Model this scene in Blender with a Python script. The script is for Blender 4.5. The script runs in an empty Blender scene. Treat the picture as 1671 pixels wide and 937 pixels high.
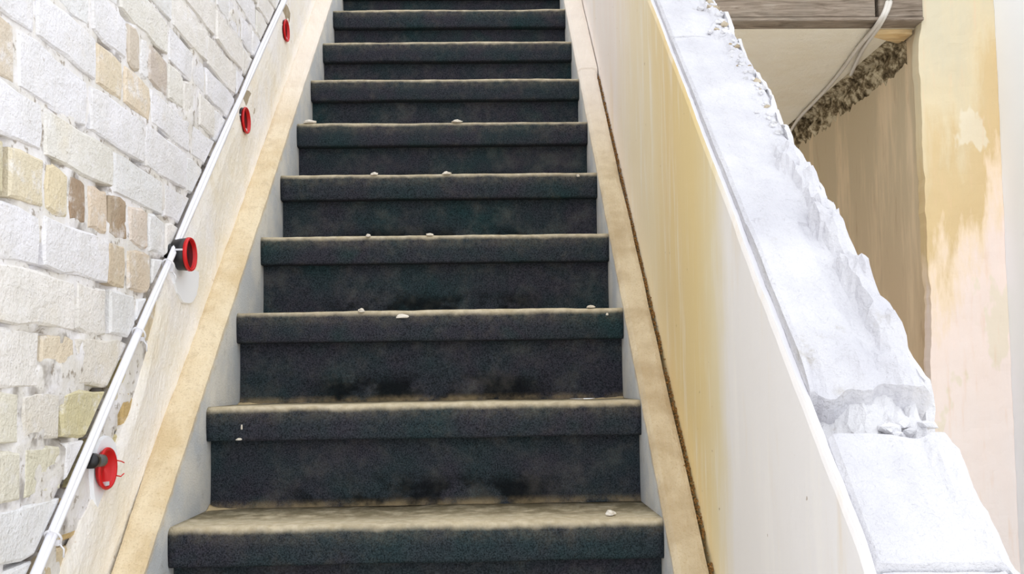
import bpy, bmesh, math, random
from mathutils import Matrix, Vector, noise as mnoise

# ---------------------------------------------------------------- camera, sky, sun, exposure
scene = bpy.context.scene
C = scene.collection
FPX, PITCH, YAW, ROLL, PPY = 1479.64, 0.056878, 0.025291, -0.015277, 540.30
CAM = Vector((0.126339, -1.559155, 1.436472))
fw = Vector((math.sin(YAW)*math.cos(PITCH), math.cos(YAW)*math.cos(PITCH), math.sin(PITCH)))
r0 = Vector((math.cos(YAW), -math.sin(YAW), 0)); u0 = r0.cross(fw)
rt = math.cos(ROLL)*r0 + math.sin(ROLL)*u0
up = math.cos(ROLL)*u0 - math.sin(ROLL)*r0
cam = bpy.data.cameras.new('camera'); cam_o = bpy.data.objects.new('camera', cam); C.objects.link(cam_o)
cam_o.matrix_world = Matrix(((rt.x, up.x, -fw.x, CAM.x), (rt.y, up.y, -fw.y, CAM.y), (rt.z, up.z, -fw.z, CAM.z), (0, 0, 0, 1)))
cam.sensor_fit = 'HORIZONTAL'; cam.sensor_width = 36; cam.lens = FPX/1671*36
cam.shift_y = (PPY-468.5)/1671; cam.clip_start = 0.02
scene.camera = cam_o

world = bpy.data.worlds.new('overcast_sky'); scene.world = world; world.use_nodes = True
bg = world.node_tree.nodes['Background']
bg.inputs[0].default_value = (0.93, 0.96, 1.0, 1); bg.inputs[1].default_value = 1.72
sun = bpy.data.lights.new('sun', 'SUN'); sun.energy = 0.3; sun.angle = math.radians(70); sun.color = (1.0, 0.97, 0.92)
sun_o = bpy.data.objects.new('sun', sun); C.objects.link(sun_o)
sun_o.rotation_euler = Vector((-0.05, 0.6, -1.0)).to_track_quat('-Z', 'Y').to_euler()
sun_o.location = (0, -2, 6)
vs = scene.view_settings
vs.view_transform = 'Standard'; vs.look = 'None'; vs.gamma = 1; vs.use_curve_mapping = False
vs.exposure = 0.0

# ---------------------------------------------------------------- constants of the place (metres)
GO, RI, Z1 = 0.206537, 0.198812, 1.2            # going, rise, height of the nearest step in view
K = RI/GO
HW = 0.42                                       # half width of the carpet
XL = -0.48                                      # brick face
XR = 0.485                                      # stair side of the low wall
def zs(y, h=0.0): return Z1 + y*K + h           # height above the line of the noses
def nz(x, y=0.0, z=0.0): return mnoise.noise(Vector((x, y, z)))
def fbm(x, y=0.0, z=0.0, o=4):
    s, a, f = 0.0, 1.0, 1.0
    for _ in range(o):
        s += a*nz(x*f, y*f, z*f); a *= .5; f *= 2.03
    return s
def sst(a, b, v):
    t = max(0, min(1, (v-a)/(b-a))); return t*t*(3-2*t)

# ---------------------------------------------------------------- helpers
def mesh(name, vs_, fs_, m, parent=None, smooth=False, attrs=None):
    me = bpy.data.meshes.new(name); me.from_pydata([tuple(v) for v in vs_], [], fs_); me.update()
    if smooth: me.polygons.foreach_set('use_smooth', [True]*len(me.polygons))
    if attrs:
        for k, vals in attrs.items():
            a = me.attributes.new(k, 'FLOAT', 'POINT'); a.data.foreach_set('value', vals)
    if m: me.materials.append(m)
    o = bpy.data.objects.new(name, me); C.objects.link(o); o.parent = parent
    return o
def fix_normals(o):
    bm = bmesh.new(); bm.from_mesh(o.data); bmesh.ops.recalc_face_normals(bm, faces=bm.faces); bm.to_mesh(o.data); bm.free()
    return o
def tag(o, label, cat=None, group=None, kind=None):
    o['label'] = label
    if cat: o['category'] = cat
    if group: o['group'] = group
    if kind: o['kind'] = kind
    return o
def empty(name, loc=(0, 0, 0)):
    o = bpy.data.objects.new(name, None); C.objects.link(o); o.location = loc; o.empty_display_size = .1
    return o
def box_data(x0, x1, y0, y1, z0, z1):
    v = [(x0,y0,z0),(x1,y0,z0),(x1,y1,z0),(x0,y1,z0),(x0,y0,z1),(x1,y0,z1),(x1,y1,z1),(x0,y1,z1)]
    f = [(0,3,2,1),(4,5,6,7),(0,1,5,4),(1,2,6,5),(2,3,7,6),(3,0,4,7)]
    return v, f
def box(name, x0, x1, y0, y1, z0, z1, m, parent=None, bevel=0.0):
    v, f = box_data(x0, x1, y0, y1, z0, z1); o = mesh(name, v, f, m, parent)
    if bevel:
        bm = bmesh.new(); bm.from_mesh(o.data); bmesh.ops.bevel(bm, geom=bm.edges[:], offset=bevel, segments=2, affect='EDGES'); bm.to_mesh(o.data); bm.free()
    return o
def grid(nu, nv, fn):
    v = [fn(i/(nu-1), j/(nv-1)) for i in range(nu) for j in range(nv)]
    f = [(i*nv+j, (i+1)*nv+j, (i+1)*nv+j+1, i*nv+j+1) for i in range(nu-1) for j in range(nv-1)]
    return v, f
def slab(nu, nv, top, bot):
    """closed solid between two grids of the same size"""
    a, fa = grid(nu, nv, top); b, fb = grid(nu, nv, bot); n = len(a)
    f = list(fa) + [tuple(n+i for i in reversed(q)) for q in fb]
    ring = [i*nv for i in range(nu)] + [(nu-1)*nv+j for j in range(1, nv)] + [i*nv+nv-1 for i in range(nu-2, -1, -1)] + [j for j in range(nv-2, 0, -1)]
    for k in range(len(ring)):
        p, q = ring[k], ring[(k+1) % len(ring)]
        f.append((q, p, n+p, n+q))
    return a+b, f
def tube(pts, r, sides=8):
    v, f = [], []; n = len(pts)
    for i, p in enumerate(pts):
        p = Vector(p); t = (Vector(pts[min(i+1, n-1)])-Vector(pts[max(i-1, 0)])).normalized()
        a = t.cross(Vector((0, 0, 1)) if abs(t.z) < .95 else Vector((1, 0, 0))).normalized(); b = t.cross(a)
        for s in range(sides):
            w = 2*math.pi*s/sides; v.append(p + r*(math.cos(w)*a+math.sin(w)*b))
    for i in range(n-1):
        for s in range(sides):
            q = (s+1) % sides; f.append((i*sides+s, i*sides+q, (i+1)*sides+q, (i+1)*sides+s))
    f.append(tuple(reversed(range(sides)))); f.append(tuple((n-1)*sides+s for s in range(sides)))
    return v, f
def lathe_x(prof, sides=32):
    """prof: (x, r) pairs around the x axis"""
    v, f = [], []
    for x, r in prof:
        for s in range(sides):
            w = 2*math.pi*s/sides; v.append((x, r*math.cos(w), r*math.sin(w)))
    for i in range(len(prof)-1):
        for s in range(sides):
            q = (s+1) % sides; f.append((i*sides+s, (i+1)*sides+s, (i+1)*sides+q, i*sides+q))
    f.append(tuple(range(sides))); f.append(tuple(reversed([(len(prof)-1)*sides+s for s in range(sides)])))
    return v, f

# ---------------------------------------------------------------- materials
class NT:
    def __init__(s, name, rough=.85, spec=.2):
        s.m = bpy.data.materials.new(name); s.m.use_nodes = True; s.t = s.m.node_tree; s.b = s.t.nodes['Principled BSDF']
        s.b.inputs['Roughness'].default_value = rough; s.b.inputs['Specular IOR Level'].default_value = spec
        s.g = s.n('ShaderNodeNewGeometry'); s.tc = s.n('ShaderNodeTexCoord'); s.oi = s.n('ShaderNodeObjectInfo')
        s.P = s.g.outputs['Position']; s.O = s.tc.outputs['Object']
    def n(s, t): return s.t.nodes.new(t)
    def l(s, a, b):
        if isinstance(a, bpy.types.NodeSocket): s.t.links.new(a, b)
        else:
            if isinstance(a, (tuple, list)) and len(a) == 3 and b.type == 'RGBA': a = (*a, 1)
            b.default_value = a
    def scale(s, vec, sc, off=(0, 0, 0)):
        m = s.n('ShaderNodeMapping'); s.l(vec, m.inputs[0]); m.inputs['Scale'].default_value = sc; m.inputs['Location'].default_value = off; return m.outputs[0]
    def noise(s, vec, scale, detail=4, rough=.55, w=None, dist=0):
        k = s.n('ShaderNodeTexNoise')
        if w is not None: k.noise_dimensions = '4D'; s.l(w, k.inputs['W'])
        s.l(vec, k.inputs['Vector']); k.inputs['Scale'].default_value = scale; k.inputs['Detail'].default_value = detail
        k.inputs['Roughness'].default_value = rough; k.inputs['Distortion'].default_value = dist
        return k.outputs['Fac']
    def ramp(s, fac, a, b):
        k = s.n('ShaderNodeMapRange'); k.interpolation_type = 'SMOOTHSTEP'; s.l(fac, k.inputs[0]); k.inputs[1].default_value = a; k.inputs[2].default_value = b; return k.outputs[0]
    def curve(s, fac, stops):
        k = s.n('ShaderNodeValToRGB'); s.l(fac, k.inputs[0]); e = k.color_ramp.elements
        while len(e) < len(stops): e.new(.5)
        for q, (p, c) in zip(e, stops): q.position = p; q.color = (*c, 1)
        return k.outputs[0]
    def mix(s, f, a, b, mode='MIX'):
        k = s.n('ShaderNodeMix'); k.data_type = 'RGBA'; k.blend_type = mode; s.l(f, k.inputs[0]); s.l(a, k.inputs[6]); s.l(b, k.inputs[7]); return k.outputs[2]
    def math(s, op, a, b=0.0, c=None):
        k = s.n('ShaderNodeMath'); k.operation = op; s.l(a, k.inputs[0]); s.l(b, k.inputs[1])
        if c is not None: s.l(c, k.inputs[2])
        return k.outputs[0]
    def sep(s, v):
        k = s.n('ShaderNodeSeparateXYZ'); s.l(v, k.inputs[0]); return k.outputs
    def attr(s, nm):
        k = s.n('ShaderNodeAttribute'); k.attribute_name = nm; return k.outputs['Fac']
    def bump(s, h, strength=.4, dist=.004, prev=None):
        k = s.n('ShaderNodeBump'); k.inputs['Strength'].default_value = strength; k.inputs['Distance'].default_value = dist; s.l(h, k.inputs['Height'])
        if prev: s.l(prev, k.inputs['Normal'])
        return k.outputs[0]
    def done(s, col, nrm=None, rough=None):
        s.l(col, s.b.inputs['Base Color'])
        if nrm: s.l(nrm, s.b.inputs['Normal'])
        if rough is not None: s.l(rough, s.b.inputs['Roughness'])
        return s.m
def srgb(r, g, b):
    f = lambda c: (c/255/12.92 if c/255 <= .04045 else ((c/255+.055)/1.055)**2.4)
    return (f(r), f(g), f(b))
def plain(name, col, rough=.5, spec=.4, var=.12, sc=60):
    t = NT(name, rough, spec)
    f = t.noise(t.O, sc, 4)
    d = tuple(c*(1-var) for c in col); e = tuple(min(1, c*(1+var)) for c in col)
    return t.done(t.mix(f, d, e), t.bump(f, .15, .001))

def m_carpet(riser):
    t = NT('carpet_riser' if riser else 'carpet_tread', .95, .08)
    w = t.math('MULTIPLY', t.oi.outputs['Random'], 40.0)
    cl = t.noise(t.O, 7, 3, w=w)
    base = t.curve(cl, [(0.25, srgb(36, 57, 60)), (.45, srgb(47, 55, 60)), (.6, srgb(53, 53, 61)), (.8, srgb(43, 61, 62))])
    fine = t.noise(t.O, 420, 2, .6, w=w)
    base = t.mix(1.0, base, t.mix(t.ramp(fine, .25, .75), (.25, .25, .25), (1.6, 1.6, 1.6)), 'MULTIPLY')
    o = t.sep(t.O)
    if riser:
        # scuffed, brushed patches low in the middle, where feet take the dust off
        q = t.noise(t.scale(t.O, (1, 1, 1.3)), 13, 3, .6, w=w)
        low = t.math('MULTIPLY', t.ramp(o[2], -.125, -.165), t.math('MULTIPLY', t.ramp(o[0], -.30, -.20), t.ramp(o[0], .30, .18)))
        base = t.mix(t.math('MULTIPLY', t.math('MULTIPLY', t.ramp(q, .40, .54), low), .85), base, srgb(14, 18, 20))
        film = t.noise(t.O, 18, 5, .65, w=w)
        base = t.mix(t.math('MULTIPLY', t.ramp(film, .45, .8), .16), base, srgb(150, 145, 135))
        dn = t.math('MULTIPLY', t.ramp(o[2], -.180, -.199), t.ramp(film, .35, .65))
        base = t.mix(t.math('MULTIPLY', dn, .7), base, srgb(150, 132, 100))
    else:
        # pale building dust lying on the tread and thinning out over the nose
        dn = t.noise(t.O, 26, 5, .65, w=w)
        big = t.noise(t.O, 5, 2, .5, w=w)
        up_ = t.ramp(t.math('ADD', t.math('ADD', o[2], t.math('MULTIPLY', dn, .014)), t.math('MULTIPLY', big, .008)), -.004, .010)
        dust = t.mix(t.ramp(t.noise(t.O, 60, 4, .6, w=w), .3, .7), srgb(190, 176, 146), srgb(216, 204, 178))
        dust = t.mix(t.math('MULTIPLY', t.ramp(o[1], .03, .12), t.ramp(dn, .3, .6)), dust, srgb(128, 118, 92))
        base = t.mix(t.math('MULTIPLY', up_, .92), base, dust)
        fr = t.math('MULTIPLY', t.ramp(o[2], -.042, -.004), t.ramp(t.noise(t.O, 55, 5, .7, w=w), .3, .75))
        base = t.mix(t.math('MULTIPLY', fr, .30), base, srgb(150, 140, 120))
        base = t.mix(t.math('MULTIPLY', t.ramp(dn, .5, .85), .14), base, srgb(150, 140, 120))
    wv = t.noise(t.O, 300, 2, .5)
    return t.done(base, t.bump(wv, .5, .003))
M = {}
M['tread'] = m_carpet(False); M['riser'] = m_carpet(True)

def m_brick():
    t = NT('limewashed_brick', .92, .1)
    w = t.math('MULTIPLY', t.oi.outputs['Random'], 60.0)
    col = t.oi.outputs['Color']
    a = t.noise(t.scale(t.P, (1, 1, .55)), 14, 5, .6, w=w)
    grey = t.mix(t.ramp(a, .35, .7), col, t.mix(.3, col, srgb(204, 201, 190)))
    warm = t.noise(t.P, 9, 4, .6, w=w)
    c = t.mix(t.math('MULTIPLY', t.ramp(warm, .55, .75), .4), grey, srgb(228, 216, 190))
    wash = t.noise(t.P, 22, 6, .7, w=w)
    c = t.mix(t.math('MULTIPLY', t.ramp(wash, .5, .68), .75), c, srgb(243, 241, 243))
    pit = t.noise(t.P, 85, 4, .6)
    c = t.mix(t.math('MULTIPLY', t.ramp(pit, .66, .74), .5), c, srgb(150, 138, 118))
    blot = t.noise(t.P, 48, 5, .7, w=w)
    c = t.mix(t.math('MULTIPLY', t.ramp(blot, .54, .74), .25), c, srgb(186, 178, 160))
    n1 = t.bump(t.noise(t.P, 30, 6, .7, w=w), .65, .012)
    return t.done(c, t.bump(t.noise(t.P, 200, 3), .5, .004, n1))
M['brick'] = m_brick()

def m_mortar():
    t = NT('lime_mortar', .95, .05)
    a = t.noise(t.P, 18, 6, .65); b = t.noise(t.P, 60, 5, .6)
    c = t.mix(t.ramp(a, .35, .65), srgb(228, 224, 218), srgb(240, 238, 241))
    c = t.mix(t.math('MULTIPLY', t.ramp(b, .56, .66), .65), c, srgb(128, 110, 86))
    c = t.mix(t.math('MULTIPLY', t.ramp(t.noise(t.P, 11, 4, .6), .56, .66), .55), c, srgb(96, 80, 60))
    c = t.mix(t.attr('chase'), c, t.mix(b, srgb(36, 20, 13), srgb(84, 54, 36)))
    return t.done(c, t.bump(b, .6, .005))
M['mortar'] = m_mortar()

def m_plaster_left():
    t = NT('cream_plaster', .9, .12)
    a = t.noise(t.P, 5, 5, .6); b = t.noise(t.scale(t.P, (1, 1, .4)), 16, 5, .6)
    c = t.curve(a, [(.3, srgb(243, 233, 212)), (.5, srgb(248, 242, 232)), (.7, srgb(249, 246, 246))])
    c = t.mix(t.math('MULTIPLY', t.ramp(b, .55, .75), .35), c, srgb(232, 212, 174))
    p = t.noise(t.P, 55, 4, .6)
    c = t.mix(t.math('MULTIPLY', t.ramp(p, .66, .73), .45), c, srgb(182, 148, 102))
    n1 = t.bump(t.noise(t.P, 20, 6, .65), .55, .010)
    return t.done(c, t.bump(t.noise(t.P, 140, 4), .5, .004, n1))
M['cream'] = m_plaster_left()

def m_lowwall():
    """skim coat: cream, an ochre wash in vertical brush strokes, bare white plaster towards the foot"""
    t = NT('washed_skim_plaster', .85, .15)
    o = t.sep(t.P)
    st = t.noise(t.scale(t.P, (1, 1, .16)), 11, 5, .6)
    st2 = t.noise(t.scale(t.P, (1, 1, .10)), 40, 4, .6)
    big = t.noise(t.P, 2.6, 3, .5)
    yy = t.math('ADD', o[1], t.math('MULTIPLY', t.math('SUBTRACT', st, .5), .16))
    yy = t.math('ADD', yy, t.math('MULTIPLY', t.math('SUBTRACT', big, .5), .22))
    f = t.math('DIVIDE', t.math('ADD', yy, .8), 2.4)
    c = t.curve(f, [(.0, srgb(240, 237, 238)), (.23, srgb(240, 236, 233)), (.275, srgb(234, 220, 184)), (.33, srgb(233, 210, 156)), (.42, srgb(231, 207, 156)),
                    (.50, srgb(236, 220, 184)), (.60, srgb(240, 226, 198)), (.72, srgb(244, 232, 222)), (.9, srgb(245, 236, 230))])
    c = t.mix(t.math('MULTIPLY', t.ramp(st2, .52, .72), .35), c, srgb(246, 241, 234))
    c = t.mix(t.math('MULTIPLY', t.ramp(st, .56, .75), .38), c, srgb(228, 200, 146))
    c = t.mix(t.math('MULTIPLY', t.ramp(t.noise(t.scale(t.P, (1, 1, .12)), 15, 4, .6), .52, .72), .42), c, srgb(249, 245, 240))
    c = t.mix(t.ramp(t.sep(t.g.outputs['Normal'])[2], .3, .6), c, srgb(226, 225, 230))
    sp = t.noise(t.P, 45, 3, .5)
    c = t.mix(t.math('MULTIPLY', t.ramp(sp, .73, .76), .6), c, srgb(150, 120, 80))
    n1 = t.bump(t.noise(t.scale(t.P, (1, 1, .25)), 22, 5, .6), .25, .004)
    return t.done(c, t.bump(t.noise(t.P, 160, 3), .12, .002, n1))
M['skim'] = m_lowwall()

def m_white_plaster(name, a_, b_, stain, rough=.9, k=.35):
    t = NT(name, rough, .12)
    a = t.noise(t.P, 7, 5, .6); b = t.noise(t.P, 24, 6, .65); d = t.noise(t.P, 11, 6, .7)
    c = t.mix(t.ramp(a, .3, .7), a_, b_)
    c = t.mix(t.math('MULTIPLY', t.ramp(d, .6, .74), k), c, stain)
    n1 = t.bump(b, .8, .014)
    return t.done(c, t.bump(t.noise(t.P, 120, 4), .5, .004, n1))
M['white'] = m_white_plaster('white_plaster', srgb(197, 196, 202), srgb(213, 212, 216), srgb(166, 158, 142), k=.5)
M['crust'] = m_white_plaster('broken_plaster', srgb(205, 204, 207), srgb(222, 221, 224), srgb(160, 147, 122), k=.6)
M['bed'] = m_white_plaster('bedding_mortar', srgb(160, 142, 112), srgb(196, 184, 164), srgb(120, 98, 68), k=.7)
M['chip'] = m_white_plaster('plaster_chip', srgb(214, 204, 188), srgb(232, 226, 216), srgb(206, 190, 160))
M['ceiling'] = m_white_plaster('ceiling_board', srgb(246, 238, 220), srgb(250, 244, 230), srgb(236, 218, 184), .8, .35)
M['wallwhite'] = plain('white_wall', srgb(246, 248, 254), .7, .2, .02, 6)

def m_stringer(nm, d0, d1, ht):
    t = NT(nm, .8, .2)
    n = t.sep(t.g.outputs['Normal']); a = t.noise(t.P, 30, 6, .7); b = t.noise(t.P, 8, 4, .6); g = t.noise(t.P, 260, 3, .6)
    paint = t.mix(t.ramp(b, .35, .65), srgb(196, 200, 204), srgb(222, 220, 214))
    paint = t.mix(t.math('MULTIPLY', t.ramp(a, .55, .8), .5), paint, srgb(150, 146, 134))
    dust = t.mix(t.ramp(b, .35, .65), d0, d1)
    dust = t.mix(t.math('MULTIPLY', t.ramp(g, .5, .75), .45), dust, srgb(176, 150, 110))
    dust = t.mix(t.math('MULTIPLY', t.ramp(a, .5, .72), .4), dust, srgb(190, 168, 134))
    dust = t.mix(t.math('MULTIPLY', t.ramp(t.sep(t.P)[1], .75, 1.3), .75), dust, srgb(243, 234, 226))
    pp = t.sep(t.P); hh = t.math('SUBTRACT', t.math('SUBTRACT', pp[2], Z1), t.math('MULTIPLY', pp[1], K))
    spill = t.ramp(t.math('ADD', hh, t.math('MULTIPLY', t.math('SUBTRACT', a, .5), .05)), ht-.034, ht-.004)
    c = t.mix(t.math('MAXIMUM', spill, t.ramp(n[2], .25, .5)), paint, dust)
    return t.done(c, t.bump(t.math('ADD', g, a), .45, .004))
M['stringer'] = m_stringer('painted_stringer_with_dust', srgb(214, 192, 154), srgb(232, 216, 186), .056)
M['stringer_grimy'] = m_stringer('grimy_stringer', srgb(186, 166, 134), srgb(214, 198, 168), .012)

def m_hall():
    t = NT('brown_washed_plaster', .9, .1)
    st = t.noise(t.scale(t.P, (1, 1, .14)), 9, 5, .6); st2 = t.noise(t.scale(t.P, (1, 1, .2)), 24, 4, .6)
    z = t.sep(t.P)[2]
    c = t.mix(t.ramp(z, 1.2, 2.5), srgb(226, 200, 168), srgb(208, 192, 164))
    c = t.mix(t.math('MULTIPLY', t.ramp(st, .48, .66), .6), c, srgb(244, 222, 192))
    c = t.mix(t.math('MULTIPLY', t.ramp(st2, .58, .75), .45), c, srgb(188, 160, 128))
    pk = t.noise(t.P, 16, 3, .5)
    c = t.mix(t.math('MULTIPLY', t.ramp(pk, .63, .66), t.ramp(z, 1.45, 1.3)), c, srgb(240, 216, 200))
    return t.done(c, t.bump(t.noise(t.P, 40, 5), .3, .004))
M['hall'] = m_hall()

def m_column():
    t = NT('patchy_corner_plaster', .9, .12)
    st = t.noise(t.scale(t.P, (1, 1, .22)), 13, 5, .6); big = t.noise(t.scale(t.P, (1, 1, .5)), 6, 4, .6); st2 = t.noise(t.scale(t.P, (1, 1, .12)), 34, 4, .6)
    p = t.sep(t.P)
    zz = t.math('ADD', p[2], t.math('MULTIPLY', t.math('SUBTRACT', st, .5), 1.1))
    zz = t.math('ADD', zz, t.math('MULTIPLY', t.math('SUBTRACT', p[0], 1.81), -1.3))
    f = t.math('DIVIDE', t.math('SUBTRACT', zz, .8), 2.1)
    c = t.curve(f, [(0, srgb(250, 240, 236)), (.44, srgb(250, 232, 222)), (.52, srgb(246, 224, 196)), (.58, srgb(224, 198, 152)), (.70, srgb(222, 198, 154)), (.80, srgb(228, 212, 178)), (1, srgb(216, 206, 180))])
    c = t.mix(t.math('MULTIPLY', t.ramp(big, .58, .62), .7), c, srgb(238, 228, 206))
    c = t.mix(t.math('MULTIPLY', t.ramp(st2, .55, .75), .3), c, srgb(236, 200, 168))
    return t.done(c, t.bump(t.noise(t.P, 40, 5), .3, .004))
M['column'] = m_column()

def m_wood(name, a_, b_, c_):
    t = NT(name, .85, .1)
    gr = t.noise(t.scale(t.P, (.25, 1, 3)), 26, 6, .65, dist=1.2); d = t.noise(t.scale(t.P, (.6, 1, 1)), 9, 5, .6)
    c = t.curve(gr, [(.3, a_), (.55, b_), (.75, c_)])
    c = t.mix(t.math('MULTIPLY', t.ramp(d, .45, .7), .5), c, srgb(150, 142, 130))
    return t.done(c, t.bump(gr, .5, .005))
M['beam'] = m_wood('weathered_timber', srgb(98, 86, 74), srgb(146, 132, 118), srgb(176, 164, 150))
M['pine'] = m_wood('raw_pine', srgb(204, 168, 118), srgb(232, 202, 152), srgb(240, 216, 172))

def m_torn():
    t = NT('torn_cornice_rubble', .95, .05)
    a = t.noise(t.scale(t.P, (1, .7, 1)), 26, 6, .68); b = t.noise(t.P, 60, 4, .6)
    c = t.curve(a, [(.36, srgb(58, 48, 36)), (.48, srgb(132, 118, 94)), (.56, srgb(198, 186, 160)), (.7, srgb(214, 204, 182))])
    return t.done(c, t.bump(b, .8, .01))
M['torn'] = m_torn()
def m_floor():
    t = NT('dusty_screed', .9, .1)
    a = t.noise(t.P, 3, 6, .65)
    return t.done(t.mix(a, srgb(232, 222, 204), srgb(246, 240, 228)), t.bump(t.noise(t.P, 60, 5), .3, .004))
M['floor'] = m_floor()
M['cable'] = plain('white_cable_sheath', srgb(238, 238, 244), .7, .15, .04, 30)
M['greycable'] = plain('grey_cable_sheath', srgb(214, 208, 200), .5, .35, .10, 30)
M['red'] = plain('red_plastic', srgb(206, 22, 26), .4, .4, .10, 90)
M['black'] = plain('black_plastic', srgb(20, 20, 24), .35, .5, .2, 80)
M['greypl'] = plain('grey_plastic', srgb(96, 98, 98), .5, .4, .15, 80)
M['silver'] = plain('pale_metal', srgb(214, 214, 220), .35, .5, .05, 80)
M['straw'] = plain('debris_brown', srgb(150, 112, 66), .9, .1, .45, 140)
M['grit'] = plain('grit_pale', srgb(190, 170, 134), .95, .05, .25, 300)

random.seed(11)
# ================================================================ the setting
v, f = grid(2, 2, lambda a, b: (-2.6+6.7*a, -4+8.4*b, 0)); fl = mesh('floor', *slab(2, 2, lambda a, b: (-2.6+6.7*a, -4+8.4*b, 0), lambda a, b: (-2.6+6.7*a, -4+8.4*b, -.1)), M['floor'])
tag(fix_normals(fl), 'pale dusty screed floor at the foot of the stairs', 'floor', kind='structure')

# ---------------- left wall: mortar bed with a chased groove, then every brick
HC = 0.318                                       # the cables run this far above the nose line
def cable_h(y): return HC - .012*sst(.8, 1.3, y) + .006*nz(y*2.1, 7) - .010*sst(0, -.4, y)
def mortar_x(y, z):
    h = z-zs(y)-cable_h(y)
    d = -.4826 + .0018*fbm(y*22, z*30, 1.3) + .0042*nz(y*5.5, z*7, 9) 
    d -= .016*sst(.16, .36, nz(y*13, z*17, 4))
    ch = sst(-.004, .004, h)*sst(.036+.012*nz(y*14, 2), .018, h)*(.35+.65*sst(-.35, .25, nz(y*7, 8.5)))
    return d-.022*ch, ch
NU, NV = 260, 200
Y0, Y1_, ZA, ZB = -.75, 2.2, .85, 3.3
att = []
def base_fn(a, b):
    y = Y0+(Y1_-Y0)*a; z = ZA+(ZB-ZA)*b; xx, ch = mortar_x(y, z); att.append(ch); return (xx, y, z)
# finer sampling through the part nearest the camera
wl = empty('wall_left', (XL, 0, 0)); wl.matrix_parent_inverse = Matrix()
tag(wl, 'limewashed old brick wall on the left of the stairs', 'wall', kind='structure')
def child(o, p):
    o.parent = p; o.matrix_parent_inverse = p.matrix_world.inverted() if p.type != 'EMPTY' else Matrix.Translation(-Vector(p.location)); return o
v, f = grid(NU, NV, base_fn)
o = mesh('mortar_bed', v, f, M['mortar'], None, True, {'chase': att}); child(fix_normals(o), wl)
child(box('wall_backing', -.62, -.53, -.95, 4.3, 0, 3.6, M['mortar']), wl)
child(box('wall_backing', -.53, -.488, -.95, Y0, 0, 3.6, M['mortar']), wl)
child(box('wall_backing', -.53, -.488, Y1_, 4.3, 0, 3.6, M['mortar']), wl)

BEDS = [.985, 1.062, 1.138, 1.215, 1.290, 1.364, 1.437, 1.518, 1.599, 1.678, 1.754, 1.828, 1.911, 1.985, 2.064, 2.138, 2.217]
while BEDS[-1] < 3.2: BEDS.append(BEDS[-1]+.0765)
PERP = {3: [-.46, -.25, -.03], 4: [-.47, -.359, -.246, -.02], 5: [-.366, -.257, -.04], 6: [-.315, -.212, -.01], 7: [-.44, -.214, -.1, .01], 8: [-.53, -.318, -.102, -.031, .08],
        9: [-.413, -.314, -.244, -.181, -.106, -.024, .065, .15], 10: [-.322, -.086, .14], 11: [-.392, -.178, .045, .27], 12: [-.345, -.154, -.05, .068, .29],
        13: [-.40, -.174, -.036, .02, .06, .16, .25, .34]}
WHT = [srgb(242, 241, 247), srgb(243, 242, 246), srgb(237, 237, 240), srgb(243, 239, 236), srgb(241, 240, 246), srgb(237, 234, 229)]
BROWN = {(9, 0): srgb(230, 218, 192), (9, 1): srgb(230, 216, 186), (9, 2): srgb(158, 128, 100), (9, 3): srgb(224, 206, 186), (9, 4): srgb(172, 148, 122), (9, -1): srgb(214, 204, 174), (9, 5): srgb(226, 212, 200),
         (12, 2): srgb(234, 218, 196), (12, 1): srgb(232, 216, 192), (13, 2): srgb(214, 202, 188), (13, 4): srgb(206, 194, 184), (4, -1): srgb(168, 164, 166), (5, 1): srgb(214, 204, 164), (8, 2): srgb(214, 196, 172), (8, 3): srgb(220, 204, 184)}
def clip(poly, a, b, c):
    """keep a*y+b*z>=c"""
    out = []
    for i in range(len(poly)):
        p, q = poly[i], poly[(i+1) % len(poly)]; dp, dq = a*p[0]+b*p[1]-c, a*q[0]+b*q[1]-c
        if dp >= 0: out.append(p)
        if dp*dq < 0:
            t = dp/(dp-dq); out.append((p[0]+t*(q[0]-p[0]), p[1]+t*(q[1]-p[1])))
    return out
def area(p): return abs(sum(p[i][0]*p[(i+1) % len(p)][1]-p[(i+1) % len(p)][0]*p[i][1] for i in range(len(p))))/2
def add_brick(poly, col, xf):
    cy_ = sum(p[0] for p in poly)/len(poly); cz_ = sum(p[1] for p in poly)/len(poly); n = len(poly)
    tl, tm = random.uniform(-.010, .010), random.uniform(-.02, .02)
    V = [(-.502, p[0], p[1]) for p in poly]
    V += [(xf-.0028+random.uniform(-.0015, .001), p[0], p[1]) for p in poly]
    for p in poly:
        d = Vector((p[0]-cy_, p[1]-cz_)); L = max(d.length, 1e-6); q = max(.3, (L-.005)/L)
        yy, zz = cy_+d.x*q, cz_+d.y*q
        V.append((xf+tl*d.x+tm*d.y*.5+.0018*nz(yy*40, zz*40), yy, zz))
    V.append((xf+.001, cy_, cz_))
    F = []
    for i in range(n):
        j = (i+1) % n
        F += [(i, j, n+j, n+i), (n+i, n+j, 2*n+j, 2*n+i), (2*n+i, 2*n+j, 3*n)]
    o = fix_normals(mesh('brick', V, F, M['brick'])); o.color = (*col, 1); child(o, wl)
    return o
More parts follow.
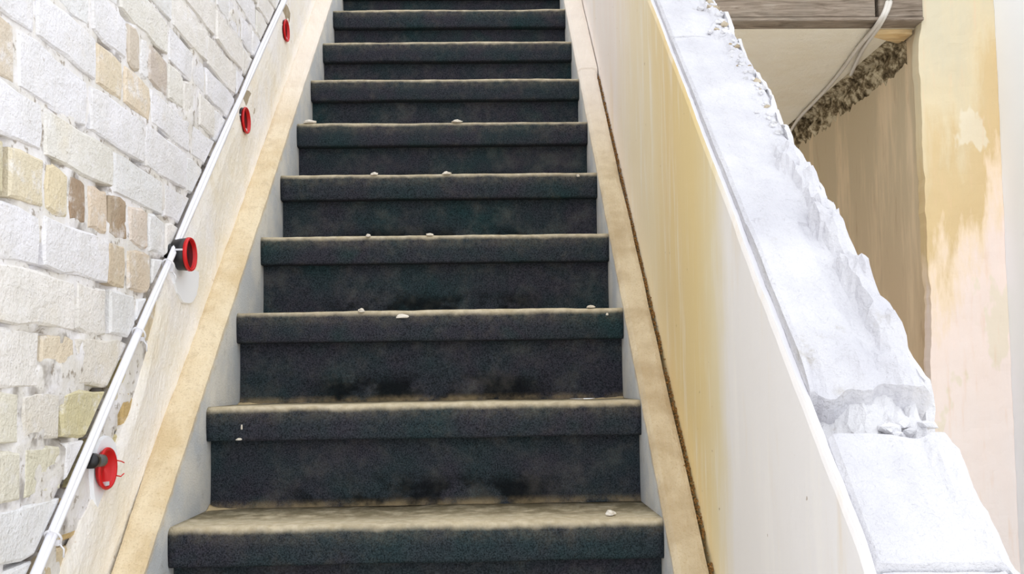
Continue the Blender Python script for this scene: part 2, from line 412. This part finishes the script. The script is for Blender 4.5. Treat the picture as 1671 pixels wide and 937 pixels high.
for r in range(len(BEDS)-1):
    z0, z1 = BEDS[r], BEDS[r+1]
    ps = list(PERP.get(r, []))
    if not ps:
        st = -.42 + (.11 if r % 2 else 0) + random.uniform(-.03, .03)
        ps = [st]
    hdr = (r in (9, 13, 17, 21, 25))
    while ps[-1] < 1.9: ps.append(ps[-1]+(random.choice((.108, .112, .104)) if (hdr or random.random() < .18) else .226+random.uniform(-.008, .008)))
    while ps[0] > -.74: ps.insert(0, ps[0]-(.11 if hdr else .225))
    base = ps.index(PERP[r][0]) if r in PERP else 0
    for i in range(len(ps)-1):
        a, b = ps[i]+.003, ps[i+1]-.003; c, d = z0+.0032, z1-.0032
        if b < -.74: continue
        jit = lambda s=.0032: random.uniform(-s, s)
        poly = []
        ny = 4 if b-a > .15 else 3
        for k in range(ny): poly.append((a+(b-a)*k/ny+(jit() if k else .003), c+jit()+(.003 if k == 0 else 0)))
        poly.append((b-.002, c+.003+jit())); poly.append((b+jit(), (c+d)/2+jit()))
        for k in range(ny): poly.append((b-(b-a)*k/ny+(jit() if k else -.003), d+jit()-(.003 if k == 0 else 0)))
        poly.append((a+.002, d-.003+jit())); poly.append((a+jit(), (c+d)/2+jit()))
        ym = (a+b)/2; ch_ = cable_h(ym)
        up_ = clip(poly, -K, 1, Z1+ch_+.016+random.uniform(-.003, .012))
        col = BROWN.get((r, i-base)) if r in PERP else None
        if col is None:
            col = random.choice(WHT)
            if random.random() < .03: col = random.choice((srgb(230, 216, 194), srgb(222, 208, 190), srgb(226, 220, 198)))
            if z0 < 1.45 and random.random() < .6: col = random.choice((srgb(234, 229, 214), srgb(228, 223, 202), srgb(232, 226, 218)))
        if len(up_) > 2 and area(up_) > .0006: add_brick(up_, col, XL+random.uniform(-.0018, .0022))
        if ym < .16:
            lo = clip(clip(poly, K, -1, -(Z1+ch_-.002)), -K, 1, Z1+.13)
            if len(lo) > 2 and area(lo) > .0008: add_brick(lo, random.choice((srgb(214, 200, 150), srgb(216, 198, 166), srgb(226, 218, 200), srgb(206, 176, 120))), XL-.004+random.uniform(-.003, .002))

# plaster coat below the cables, ragged along its upper edge
def plaster_top(y):
    t = .296 - .085*sst(.16, -.02, y) + .016*fbm(y*6, 3.3) + .007*nz(y*40, 5)
    return t
def pl_pt(a, b, back):
    y = -.75+2.75*a; h = -.16+(plaster_top(y)+.16)*b
    lip = .006*sst(1, .93, b)
    return (-.49 if back else XL-.0005+lip*.9+.0022*fbm(y*7, h*9, 2.2)+.0008*nz(y*40, h*40), y, zs(y, h))
o = mesh('plaster_coat', *slab(300, 26, lambda a, b: pl_pt(a, b, False), lambda a, b: pl_pt(a, b, True)), M['cream'], None, False)
child(fix_normals(o), wl)
# round plaster patches moulded about the light boxes
def patch(yc, zc, ry, rz, a0, a1, x, m='wallwhite'):
    pts = []; n = 22
    for k in range(n):
        w = a0+(a1-a0)*k/(n-1); q = 1+.06*nz(k*.8, yc*9); pts.append((yc+ry*q*math.cos(w), zc+rz*q*math.sin(w)))
    V = [(x, p[0], p[1]) for p in pts]+[(x-.014, yc+(p[0]-yc)*1.05, zc+(p[1]-zc)*1.05) for p in pts]
    F = [tuple(range(n))]+[(k, (k+1) % n, n+(k+1) % n, n+k) for k in range(n)]
    return child(fix_normals(mesh('plaster_patch', V, F, M[m])), wl)
patch(.245, 1.665, .075, .062, math.pi*.95, math.pi*2.05, XL+.009)
patch(.735, 2.160, .050, .028, 0, 2*math.pi*.97, XL+.0045, 'bed')
patch(1.165, 2.570, .055, .026, 0, 2*math.pi*.97, XL+.0045, 'bed')
patch(-.110, 1.300, .048, .062, 0, 2*math.pi*.98, XL+.0035)

# ---------------- low wall between stairs and hall
wm = empty('wall_middle', (XR, 0, 0))
tag(wm, 'low sloping plastered wall with a broken white top on the right of the stairs', 'wall', kind='structure')
def skim_top(y): return .716 + .006*fbm(y*5, 9.1) + .0025*nz(y*45, 1) - .05*sst(-.66, -.76, y)
def skim_pt(y, b, back):
    b = 1-(1-b)**2.2
    return (XR+.0095 if back else XR+.0012*fbm(y*4, b*3, 5)+.003*sst(.99, 1, b), y, max(.02, zs(y, -.30+(skim_top(y)+.30)*b)))
o = mesh('plaster_skim', *slab(260, 24,
        lambda a, b: skim_pt(-1.05+3*a, b, 0), lambda a, b: skim_pt(-1.05+3*a, b, 1)), M['skim'])
child(fix_normals(o), wm)
# core blocks: tops show, each its own piece
XO = .622
def xout(y): return XO + .012*fbm(y*8, 4.4) + .006*nz(y*42, 2) + .003*nz(y*110, 6) + .012*math.exp(-((y+.0)/.05)**2) + .004
def block(y0, y1, h0, h1, lip, seed, undercut=0.0, fray=0.0, n_=None):
    n = n_ or max(8, int((y1-y0)/.0085)); mv = 26
    def top(a, b):
        y = y0+(y1-y0)*a; xo = xout(y); xi = XR+.0098; x = xi+(xo-xi)*b
        h = h0+(h1-h0)*a + .0022*fbm(y*14, x*20, seed) + .0025*fbm(y*4, x*5, seed+2)
        lp = lip(y)
        xe = xo-.034-.016*nz(y*16, seed)-.006*nz(y*50, seed)
        h += lp*sst(xe-.001, xe+.004, x)*(1+.55*fbm(y*30, x*34, seed)) - .006*sst(xe-.040, xe-.004, x)*(1 if lp > .004 else 0)
        h += (.006+.008*(lp > .004))*sst(xo-.045, xo-.01, x)*fbm(y*42, x*42, seed+3)
        h -= .012*sst(xo-.012, xo, x) + .006*sst(xi+.006, xi, x)
        if fray: h -= fray*sst(.16, 0.0, a+.10*nz(x*34, seed)+.05*nz(x*90, seed))*(.7+.8*nz(x*28, seed+5))
        yy = y + (.010*nz(x*30, seed, 3) if 0 < a < 1 else .022*fray/.03*fbm(x*30, seed, 3))
        return (x, yy, zs(y, h))
    def bot(a, b):
        y = y0+(y1-y0)*a; x = XR+.0098+(xout(y)-.002-XR-.0142)*b
        return (x+.003*nz(y*30, b*8), y+undercut*sst(.3, 0, a), zs(y, min(h0, h1)-.11))
    o = mesh('block', *slab(n, mv, top, bot), M['white']); child(fix_normals(o), wm); return o
lipA = lambda y: .024*sst(-.50, -.45, y)*sst(-.10, -.16, y)*(.7+.6*abs(nz(y*9, 6)))
lipB = lambda y: .013*sst(.10, .16, y)*(.4+1.2*max(0, nz(y*11, 2)+.2))
block(-1.03, -.688, .716, .712, lambda y: 0, 21)
block(-.684, -.572, .716, .725, lambda y: .005*sst(-.66, -.62, y), 22)
block(-.522, -.284, .741, .738, lipA, 23, undercut=.045, fray=.022)
block(-.2825, .186, .735, .734, lambda y: lipA(y)+lipB(y)*.6, 24)
block(.1885, .62, .733, .738, lipB, 25)
block(.623, 1.9, .737, .738, lipB, 26, n_=80)
# body of the wall under the blocks
def body_pt(y, b, back):
    return (xout(y)-.004 if back else XR+.0099, y, max(.01, zs(y, -.45+1.085*b)))
o = mesh('wall_core', *slab(120, 4, lambda a, b: body_pt(-1.03+2.93*a, b, True), lambda a, b: body_pt(-1.03+2.93*a, b, False)), M['ceiling']); child(fix_normals(o), wm)
# broken-off bed under the undercut block
random.seed(5)
for k in range(16):
    x = XR+.03+.0068*k+random.uniform(-.004, .004); y = -.556+random.uniform(-.014, .018); s = random.uniform(.006, .015)
    bm = bmesh.new(); bmesh.ops.create_icosphere(bm, subdivisions=1, radius=s)
    for q in bm.verts: q.co *= random.uniform(.7, 1.25); q.co.z *= .55
    me = bpy.data.meshes.new('rubble'); bm.to_mesh(me); bm.free(); me.materials.append(M['crust' if k > 6 or k % 3 == 0 else 'bed'])
    o = bpy.data.objects.new('rubble', me); C.objects.link(o); o.location = (x, y, zs(y, (.698 if k > 6 else .678)+random.uniform(0, .008))); child(o, wm)
for k in range(90):
    y = random.choice((random.uniform(-.10, .16), random.uniform(.20, .42), random.uniform(-.05, .42))); s = random.uniform(.003, .010)*(1.3 if y > .2 else 1)
    x = xout(y)-.010-abs(random.gauss(0, .012))
    bm = bmesh.new(); bmesh.ops.create_icosphere(bm, subdivisions=1, radius=s)
    for q in bm.verts: q.co *= random.uniform(.6, 1.3); q.co.z *= .7
    me = bpy.data.meshes.new('rubble'); bm.to_mesh(me); bm.free(); me.materials.append(M['crust' if k % 5 else 'bed'])
    o = bpy.data.objects.new('rubble', me); C.objects.link(o); o.location = (x, y, zs(y, .733)); child(o, wm)
# bedding mortar in the break between the blocks
o = mesh('bedding', *slab(10, 20, lambda a, b: (XR+.016+(XO-XR-.02)*b, -.578+.075*a, zs(-.578+.075*a, .690+.014*a+.014*fbm(a*3, b*9, 3)-.03*sst(.45, .2, b))),
        lambda a, b: (XR+.016+(XO-XR-.02)*b, -.578+.075*a, zs(-.578+.075*a, .62))), M['crust']); child(fix_normals(o), wm)
# outer plaster crust hanging along the hall side, standing proud in torn flakes
def crust(y0, y1, amp, seed):
    n = int((y1-y0)/.007)
    def pt(a, b, back):
        y = y0+(y1-y0)*a; e = (.728 if y > -.55 else .708)+amp*fbm(y*17, seed)+.006*nz(y*70, seed)
        e = min(e, .752 if y > -.55 else .722)
        h = .50+(e-.50)*b; th = .011+.004*nz(y*20, h*20, seed)
        x = xout(y)-.004+(.004*fbm(y*25, h*25, seed))*(.2 if not back else 1)
        return (x if not back else x+th*(1-.5*sst(.9, 1, b)), y, zs(y, h))
    o = mesh('plaster_crust', *slab(n, 14, lambda a, b: pt(a, b, True), lambda a, b: pt(a, b, False)), M['crust']); child(fix_normals(o), wm)
crust(-.515, -.03, .016, 3.1); crust(-.02, .6, .018, 7.7); crust(-1.0, -.568, .006, 5.2)

# ---------------- landing, hall ceiling, beam, hall walls
box_l = box('landing', -.48, .62, 9*GO+.22, 4.2, Z1+9*RI-.2, Z1+9*RI-.002, M['tread']); tag(box_l, 'dark carpeted landing at the top of the stairs', 'landing', kind='structure')
HX = 1.69; BY = 1.585
ce = mesh('ceiling', *slab(2, 2, lambda a, b: (.63+(HX+.2-.63)*a, BY+.045+2.6*b, 2.95), lambda a, b: (.63+(HX+.2-.63)*a, BY+.045+2.6*b, 2.70)), M['ceiling'])
tag(fix_normals(ce), 'cream boarded hall ceiling beyond the low wall', 'ceiling', kind='structure')
o = box('wall_hall', HX, HX+.2, BY+.02, 4.2, 0, 2.70, M['hall']); tag(o, 'shaded brown plaster wall under the hall ceiling', 'wall', kind='structure')
wb = empty('wall_back', (0, 4.2, 0)); tag(wb, 'plaster wall at the far end of the hall with an unseen doorway added to let light in', 'wall', kind='structure')
for q in ((-.48, .72, 0, 3.6), (1.62, HX+.2, 0, 3.6), (.72, 1.62, 2.35, 3.6)): child(box('wall_panel', q[0], q[1], 4.2, 4.3, q[2], q[3], M['ceiling']), wb)  # unseen doorway gap added between the panels so sky light brightens the hall
o = box('wall_spandrel', .44, .485, 2.0, 4.2, 0, 3.0, M['cream']); tag(o, 'plaster wall closing the stairs off from the far hall', 'wall', kind='structure')
wr = empty('wall_right', (1.945, 0, 0)); tag(wr, 'white plastered wall at the right edge with a patchy tan return', 'wall', kind='structure')
child(box('white_face', 1.945, 2.1, .55, BY+.1, 0, 3.6, M['wallwhite']), wr)
# return of the wall: ragged plaster face
def col_pt(a, b, front):
    z = .02+3.4*b; xl = 1.667+.010*fbm(z*3.2, 6.1)+.005*nz(z*26, 1)
    xl += .016*sst(2.60, 2.72, z)
    x = xl+(1.9445-xl)*a
    return (x, (BY-.022+.004*fbm(x*9, z*9, 2)+.004*sst(.06, 0, a)) if front else BY+.03, z)
o = mesh('return_plaster', *slab(18, 260, lambda a, b: col_pt(a, b, True), lambda a, b: col_pt(a, b, False)), M['column']); child(fix_normals(o), wr)
child(box('return_core', HX+.004, 1.9445, BY+.03, BY+.14, 0, 3.5, M['column']), wr)
# thin horizontal break in the white face
bt = empty('ceiling_beam', (1.15, BY, 2.70)); tag(bt, 'weathered grey brown timber beam at the edge of the hall ceiling', 'beam')
child(box('beam_board', .63, 1.512, BY-.03, BY+.04, 2.712, 2.94, M['beam'], bevel=.003), bt)
child(box('beam_board', 1.528, HX-.004, BY-.024, BY+.04, 2.712, 2.94, M['beam'], bevel=.003), bt)
child(box('bottom_lath', .63, HX-.006, BY-.033, BY+.043, 2.6985, 2.711, M['beam'], bevel=.002), bt)
o = mesh('timber_offcut', *slab(2, 2, lambda a, b: (1.535+.145*a, BY+.05+(.02+.08*a)*b, 2.6985), lambda a, b: (1.535+.145*a, BY+.05+(.02+.08*a)*b, 2.680)), M['pine'])
tag(fix_normals(o), 'pale raw pine offcut tucked under the beam at the corner', 'timber')
# torn line where the cornice came off
def torn_pt(a, b, deep):
    y = BY+.12+2.1*a; s = -.055+.185*b
    amp = sst(0, .25, b)*sst(1, .72, b)
    low = .45+.5*nz(y*9, 3)+.35*nz(y*31, 5)
    lump = (.012+.020*max(0, fbm(y*18, s*26, 4)+.25))*amp
    if s < 0: p = [HX+s, y, 2.70-lump]
    else:
        s2 = s*(.55+.65*low); p = [HX-lump, y, 2.70-s2]
        if s2 < .02: p[0] -= .004
    if deep: p[0] += .012; p[2] += .012
    return tuple(p)
to = mesh('torn_cornice', *slab(260, 20, lambda a, b: torn_pt(a, b, False), lambda a, b: torn_pt(a, b, True)), M['torn'])
tag(fix_normals(to), 'dark ragged scar of torn plaster along the hall ceiling corner', 'broken plaster')

# ================================================================ staircase
stair = empty('staircase', (0, 0, 0)); tag(stair, 'steep straight staircase in dusty charcoal carpet', 'staircase')
prof = []
for k in range(6): w = math.pi/2*k/5; prof.append((.014-.014*math.sin(w), -.014+.014*math.cos(w)))
prof += [(.0, -.030), (.0005, -.046), (.002, -.058)]
prof += [(.0025, -.064), (.005, -.0675)]
prof += [(.024, -.068), (.242, -.068), (.242, 0), (.12, 0), (.06, .0), (.03, 0)]
def extrude_x(prof, n, x0, x1, fn):
    V, F = [], []; m = len(prof)
    for i in range(n):
        x = x0+(x1-x0)*i/(n-1)
        for (y, z) in prof: V.append(fn(x, y, z))
    for i in range(n-1):
        for k in range(m): q = (k+1) % m; F.append((i*m+k, i*m+q, (i+1)*m+q, (i+1)*m+k))
    F.append(tuple(range(m))); F.append(tuple(reversed([(n-1)*m+k for k in range(m)])))
    return V, F
treads = []
for kk in range(-5, 10):
    y, z = kk*GO, Z1+kk*RI
    sd = kk*3.7
    def tf(x, yy, zz, sd=sd):
        e = .0022*fbm(x*5, sd)+.0008*nz(x*40, sd)
        return (x, yy-(.004*nz(x*3, sd+1)*.7 if yy < .1 else 0), zz+(e if zz > -.03 else -e*.6))
    t = fix_normals(mesh('tread', *extrude_x(prof, 60, -HW, HW, tf), M['tread'], stair, True)); t.location = (0, y, z)
    ry = .030
    rp = [(ry, -.066), (ry+.001, -.12), (ry, -.17), (ry-.002, -.190), (ry-.006, -RI+.0005), (ry+.014, -RI+.0005), (ry+.014, -.066)]
    r = fix_normals(mesh('riser', *extrude_x(rp, 40, -HW, HW, lambda x, yy, zz, sd=sd: (x, yy+.0012*fbm(x*4, zz*6, sd), zz)), M['riser'], stair, False)); r.location = (0, y, z)
# stringers
def stringer(name, xi, xo, ht, y0, y1, seed, sgn, gap=None):
    n = int((y1-y0)/.012)
    def top(a, b):
        y = y0+(y1-y0)*a; X = xo+(gap(y) if gap else 0); x = xi+(X-xi)*b
        rnd = .012*sst(.22, 0, b)**2 + .004*sst(.85, 1, b)
        return (x+ (.0012*nz(y*30, seed) if b == 0 else 0), y, max(.02, zs(y, ht-rnd+.0022*fbm(y*16, x*30, seed)+.0014*nz(y*90, x*90, seed))))
    def bot(a, b):
        y = y0+(y1-y0)*a; X = xo+(gap(y) if gap else 0)
        return (xi+(X-xi)*b, y, max(.0, zs(y, -.34)))
    return fix_normals(mesh(name, *slab(n, 12, top, bot), M['stringer' if sgn < 0 else 'stringer_grimy'], stair, False))
stringer('stringer', -HW-.0005, -.4775, .056, -1.15, 1.90, 1.0, -1, lambda y: .005*sst(.10, -.02, y)+.0012*nz(y*11, 3)+.005*max(0, nz(y*5, 8)))
stringer('stringer', HW+.0005, .4765, .012, -1.15, 1.262, 2.0, 1, lambda y: .0025*nz(y*7, 3)-.001)
stringer('stringer', HW-.001, .482, .017, 1.263, 1.90, 4.0, 1)
stair.location = (0, 0, 0)

# loose stuff in the gap beside the right stringer
random.seed(3)
V, F = [], []
def tet(p, s, V=V, F=F):
    n = len(V)
    for d in ((1, 1, 1), (-1, -1, 1), (-1, 1, -1), (1, -1, -1)): V.append(tuple(p[i]+s*d[i]*random.uniform(.5, 1.1) for i in range(3)))
    F += [(n, n+1, n+2), (n, n+3, n+1), (n, n+2, n+3), (n+1, n+3, n+2)]
for k in range(1500):
    y = random.uniform(-.3, 1.24)
    if nz(y*9, 5) < -.25 and random.random() < .7: continue
    tet((.4805+random.gauss(0, .0022), y, zs(y, .004+random.gauss(0, .003))), random.uniform(.0008, .0024))
o = fix_normals(mesh('gap_debris', V, F, M['straw'])); tag(o, 'brown crumbly debris filling the crack beside the right stringer', 'debris', kind='stuff')
# pale grit and dust on the treads
V, F = [], []
for kk in range(-1, 9):
    y0, z0 = kk*GO, Z1+kk*RI
    for k in range(420):
        t = random.random()
        if t < .55: x, y = random.uniform(-HW+.004, HW-.004), GO+.012-abs(random.gauss(0, .010))
        elif t < .85: x, y = (-HW+.003+abs(random.gauss(0, .022))) * 1, random.uniform(.02, GO+.01)
        else: x, y = HW-.003-abs(random.gauss(0, .02)), random.uniform(.02, GO+.01)
        s = random.uniform(.0006, .0019)
        tet((x, y0+y, z0+.001+s*.3), s)
for k in range(1600):
    y = random.uniform(-.3, 1.8)
    if random.random() < .5: tet((random.uniform(-.472, -.43), y, zs(y, .0555)), random.uniform(.0006, .0018))
    elif y < 1.25: tet((random.uniform(.428, .474), y, zs(y, .012)), random.uniform(.0006, .0018))
o = fix_normals(mesh('plaster_grit', V, F, M['grit'])); tag(o, 'pale plaster grit scattered on the treads and stringers', 'grit', kind='stuff')

# dust drifts banked up in the back corners of the treads
def drift(kk, x0, x1, w, h, seed):
    y0, z0 = kk*GO+GO+.020, Z1+kk*RI-.001
    n = 40
    def top(a, b):
        x = x0+(x1-x0)*a; q = (1-a)**1.3; ww = w*q*(.8+.4*fbm(x*30, seed))+.001; hh = h*q*(.8+.5*fbm(x*40, seed+4))+.0004
        return (x, y0-ww*b, z0+hh*(1-b)**2+.0008*nz(x*80, b*9))
    o = mesh('dust_drift', *slab(n, 6, top, lambda a, b: (x0+(x1-x0)*a, y0-w*.6*(1-a)*b, z0-.002)), M['grit'], None, True)
    return fix_normals(o)
DR = [(0, -.419, -.36, .055, .016, 'nearest tread at its left back corner'), (1, -.419, -.37, .03, .009, 'second nearest tread at its left back corner'),
      (1, .419, .33, .022, .006, 'second nearest tread at its right back corner')]
for d in DR:
    tag(drift(*d[:5], d[0]*3+d[1]), 'pale dust banked up on the '+d[5], 'dust', 'dust drifts on the treads', 'stuff')

# chips of plaster on the steps
random.seed(9)
def chip(x, kk, dy, dz, sx, sy, sz, label):
    bm = bmesh.new(); bmesh.ops.create_icosphere(bm, subdivisions=2, radius=1)
    s = random.random()*50
    for q in bm.verts:
        d = q.co.copy(); q.co *= 1+.45*nz(d.x*1.6+s, d.y*1.6, d.z*1.6)
        q.co = Vector((q.co.x*sx, q.co.y*sy, max(-.35, q.co.z)*sz))
    me = bpy.data.meshes.new('plaster_chip'); bm.to_mesh(me); bm.free(); me.materials.append(M['chip'])
    o = bpy.data.objects.new('plaster_chip', me); C.objects.link(o); o.location = (x, kk*GO+dy, Z1+kk*RI+dz)
    tag(o, label, 'plaster chip', 'plaster chips on the steps')
chip(.336, 0, .05, .003, .009, .008, .006, 'white plaster chip lying on the right of the nearest tread')
chip(-.062, 2, -.001, -.015, .014, .004, .0065, 'largest white plaster chip stuck to the nose of the third step')
chip(-.151, 2, .004, -.001, .007, .006, .006, 'small plaster chip on the third nose left of the largest chip')
chip(.350, 2, .012, .002, .009, .006, .0045, 'flat plaster chip on the right end of the third step')
chip(.385, 2, -.001, -.016, .003, .003, .004, 'tiny white fleck low on the right of the third nose')
chip(-.015, 3, .004, .000, .009, .006, .005, 'plaster chip on the middle of the fourth step edge')
chip(-.162, 3, .004, -.001, .006, .005, .006, 'plaster chip on the fourth step edge left of middle')
chip(.019, 4, .003, -.001, .011, .006, .006, 'plaster chip on the middle of the fifth step edge')
chip(-.172, 4, .003, -.001, .009, .005, .006, 'plaster chip on the left of the fifth step edge')
chip(.369, 4, -.001, -.012, .004, .003, .005, 'small white fleck on the right of the fifth nose')
chip(.041, 5, .004, .001, .015, .008, .006, 'plaster chip on the middle of the sixth step edge')
chip(-.385, 5, .010, .004, .018, .010, .008, 'plaster chip at the left end of the sixth step')
chip(-.352, 1, -.001, -.042, .002, .002, .007, 'thin white fleck on the left of the second nose')
chip(-.358, 1, .001, -.064, .006, .003, .003, 'white fleck under the left of the second nose')

# ================================================================ cables on the brick wall
def cable_path(off, xo, seed, y0, y1, n=120, merge=None):
    P = []
    for i in range(n):
        y = y0+(y1-y0)*i/(n-1); o_ = off*(merge(y) if merge else 1)
        P.append((XL+xo+.0018*nz(y*4, seed), y, zs(y, cable_h(y)+.016+o_+.0016*nz(y*5, seed+2))))
    return P
pinch = lambda y: .45+.55*min(1, min(abs(y-q) for q in (-.35, -.01, .14, .62))/.12)
CB = [(.0080, .0085, 1, 'white cable on the brick wall, upper strand of the bundle'),
      (-.0005, .0115, 2, 'white cable on the brick wall, middle strand of the bundle'),
      (-.0095, .0085, 3, 'white cable on the brick wall, lowest strand beside the plaster')]
for off, xo, sd, lb in CB:
    o = mesh('white_cable', *tube(cable_path(off, xo, sd, -.8, 1.95, 150, pinch), .0047), M['cable'], None, True)
    tag(o, lb, 'cable', 'white cables up the brick wall')
def tie(y, label):
    """a cable tie: loop round the bundle with a head and a tail"""
    t = empty('cable_tie', (XL+.010, y, zs(y, cable_h(y)+.016))); tag(t, label, 'cable tie', 'cable ties on the white cables')
    dirv = Vector((0, 1, K)).normalized(); nrm = Vector((0, -K, 1)).normalized(); ex = Vector((1, 0, 0))
    pts = [nrm*.0135*math.cos(w)+ex*(.0105*math.sin(w)+.001) for w in [2*math.pi*k/20 for k in range(21)]]
    mesh('loop', *tube(pts, .0016, 6), M['cable'], t, True)
    v, f = box_data(-.003, .003, -.004, .004, -.0035, .0035); h = mesh('head', v, f, M['cable'], t); h.location = nrm*-.0125+ex*.004
    mesh('tail', *tube([nrm*-.013+ex*.004, nrm*-.022+ex*.010+dirv*-.004, nrm*-.030+ex*.010+dirv*-.012], .0014, 6), M['cable'], t, True)
tie(-.005, 'white cable tie round the cables midway between the lower two red boxes')
tie(.135, 'white cable tie round the cables just below the protruding red box')
tie(-.30, 'white cable tie round the cables at the lower left corner')

# ================================================================ round light boxes in the wall
def light_box(yc, zc, xr, label, variant):
    t = empty('light_box', (xr, yc, zc)); tag(t, label, 'junction box', 'round red light boxes along the stairs')
    R_ = .033
    if variant != 1:
        mesh('red_rim', *lathe_x([(-.0085, .0285), (-.0085, .001), (-.0075, .001), (-.0075, .0275), (-.002, .0282), (0, .0290), (.0005, .0315), (-.002, R_), (-.0035, R_), (-.0045, .0300), (-.0085, .0290)]), M['red'], t, True)
    else: mesh('red_rim', *lathe_x([(-.030, .0285), (-.030, .001), (-.029, .001), (-.029, .0270), (-.002, .0280), (0, .0290), (.0005, .0315), (-.002, R_), (-.006, R_), (-.008, .0300), (-.030, .0290)]), M['red'], t, True)
    if variant == 0:      # slim ring on a grey conduit stub
        v, f = tube([(-.003, -.020, .014), (-.003, -.034, .015), (-.003, -.050, .016)], .0098, 14); s = mesh('conduit_stub', v, f, M['greypl'], t, True)
        v, f = tube([(-.003, -.048, .016), (-.003, -.062, .017)], .0118, 14); mesh('conduit_collar', v, f, M['black'], s, True)
        for dz in (.010, -.014): mesh('fixing_tab', *tube([(0, .029, dz), (.004, .036, dz-.002), (.006, .043, dz-.005 if dz > 0 else dz+.002)], .0010, 5), M['red'], t)
    else:
        mesh('back_shell', *lathe_x([(-.050, .010), (-.050, .022), (-.034, .025), (-.030, .0300), (-.0085, .0316), (-.007, .030)]), M['black'], t, True)
        v, f = tube([(-.030, -.016, .004), (-.050, -.030, .010)], .012, 14); s = mesh('conduit_stub', v, f, M['black'], t, True)
        v, f = box_data(-.026, -.007, -.0328, -.0308, .003, .0065); mesh('fixing_screw', v, f, M['silver'], t)
    v, f = box_data(-.0275 if variant == 1 else -.0074, -.014 if variant == 1 else -.002, -.006, .007, -.0265, -.0205); mesh('clip', v, f, M['silver'], t)
    return t
light_box(-.128, 1.313, -.466, 'red round box on a grey conduit stub, lowest and nearest on the brick wall', 0)
light_box(.194, 1.693, -.445, 'red and black round box sticking out of the wall, second from below', 1)
light_box(.676, 2.097, -.467, 'half buried red round box beside the cables, third from below', 2)
light_box(1.125, 2.503, -.467, 'smallest half buried red round box near the top edge', 2)

# ================================================================ cables under the hall ceiling
def smooth_path(P, n=12):
    out = []
    for i in range(len(P)-1):
        p0, p1, p2, p3 = (Vector(P[max(0, min(len(P)-1, j))]) for j in (i-1, i, i+1, i+2))
        for k in range(n):
            t = k/n; out.append(.5*((2*p1)+(-p0+p2)*t+(2*p0-5*p1+4*p2-p3)*t*t+(-p0+3*p1-3*p2+p3)*t**3))
    out.append(Vector(P[-1])); return out
o = mesh('ceiling_cable', *tube(smooth_path([(1.585, BY-.05, 2.93), (1.553, BY-.045, 2.77), (1.518, BY-.04, 2.69), (1.545, 1.80, 2.688), (1.580, 2.05, 2.688), (1.606, 2.32, 2.686), (1.628, 2.69, 2.684), (1.665, 2.96, 2.676)]), .0075), M['greycable'], None, True)
tag(o, 'longer grey cable running back along the ceiling to the dark corner', 'cable', 'cables under the hall ceiling')
o = mesh('ceiling_cable', *tube(smooth_path([(1.597, BY-.05, 2.93), (1.563, BY-.047, 2.77), (1.529, BY-.04, 2.69), (1.568, 1.80, 2.686), (1.633, 2.08, 2.684)]), .0075), M['greycable'], None, True)
tag(o, 'shorter grey cable ending against the torn plaster of the ceiling corner', 'cable', 'cables under the hall ceiling')
bpy.context.view_layer.update()
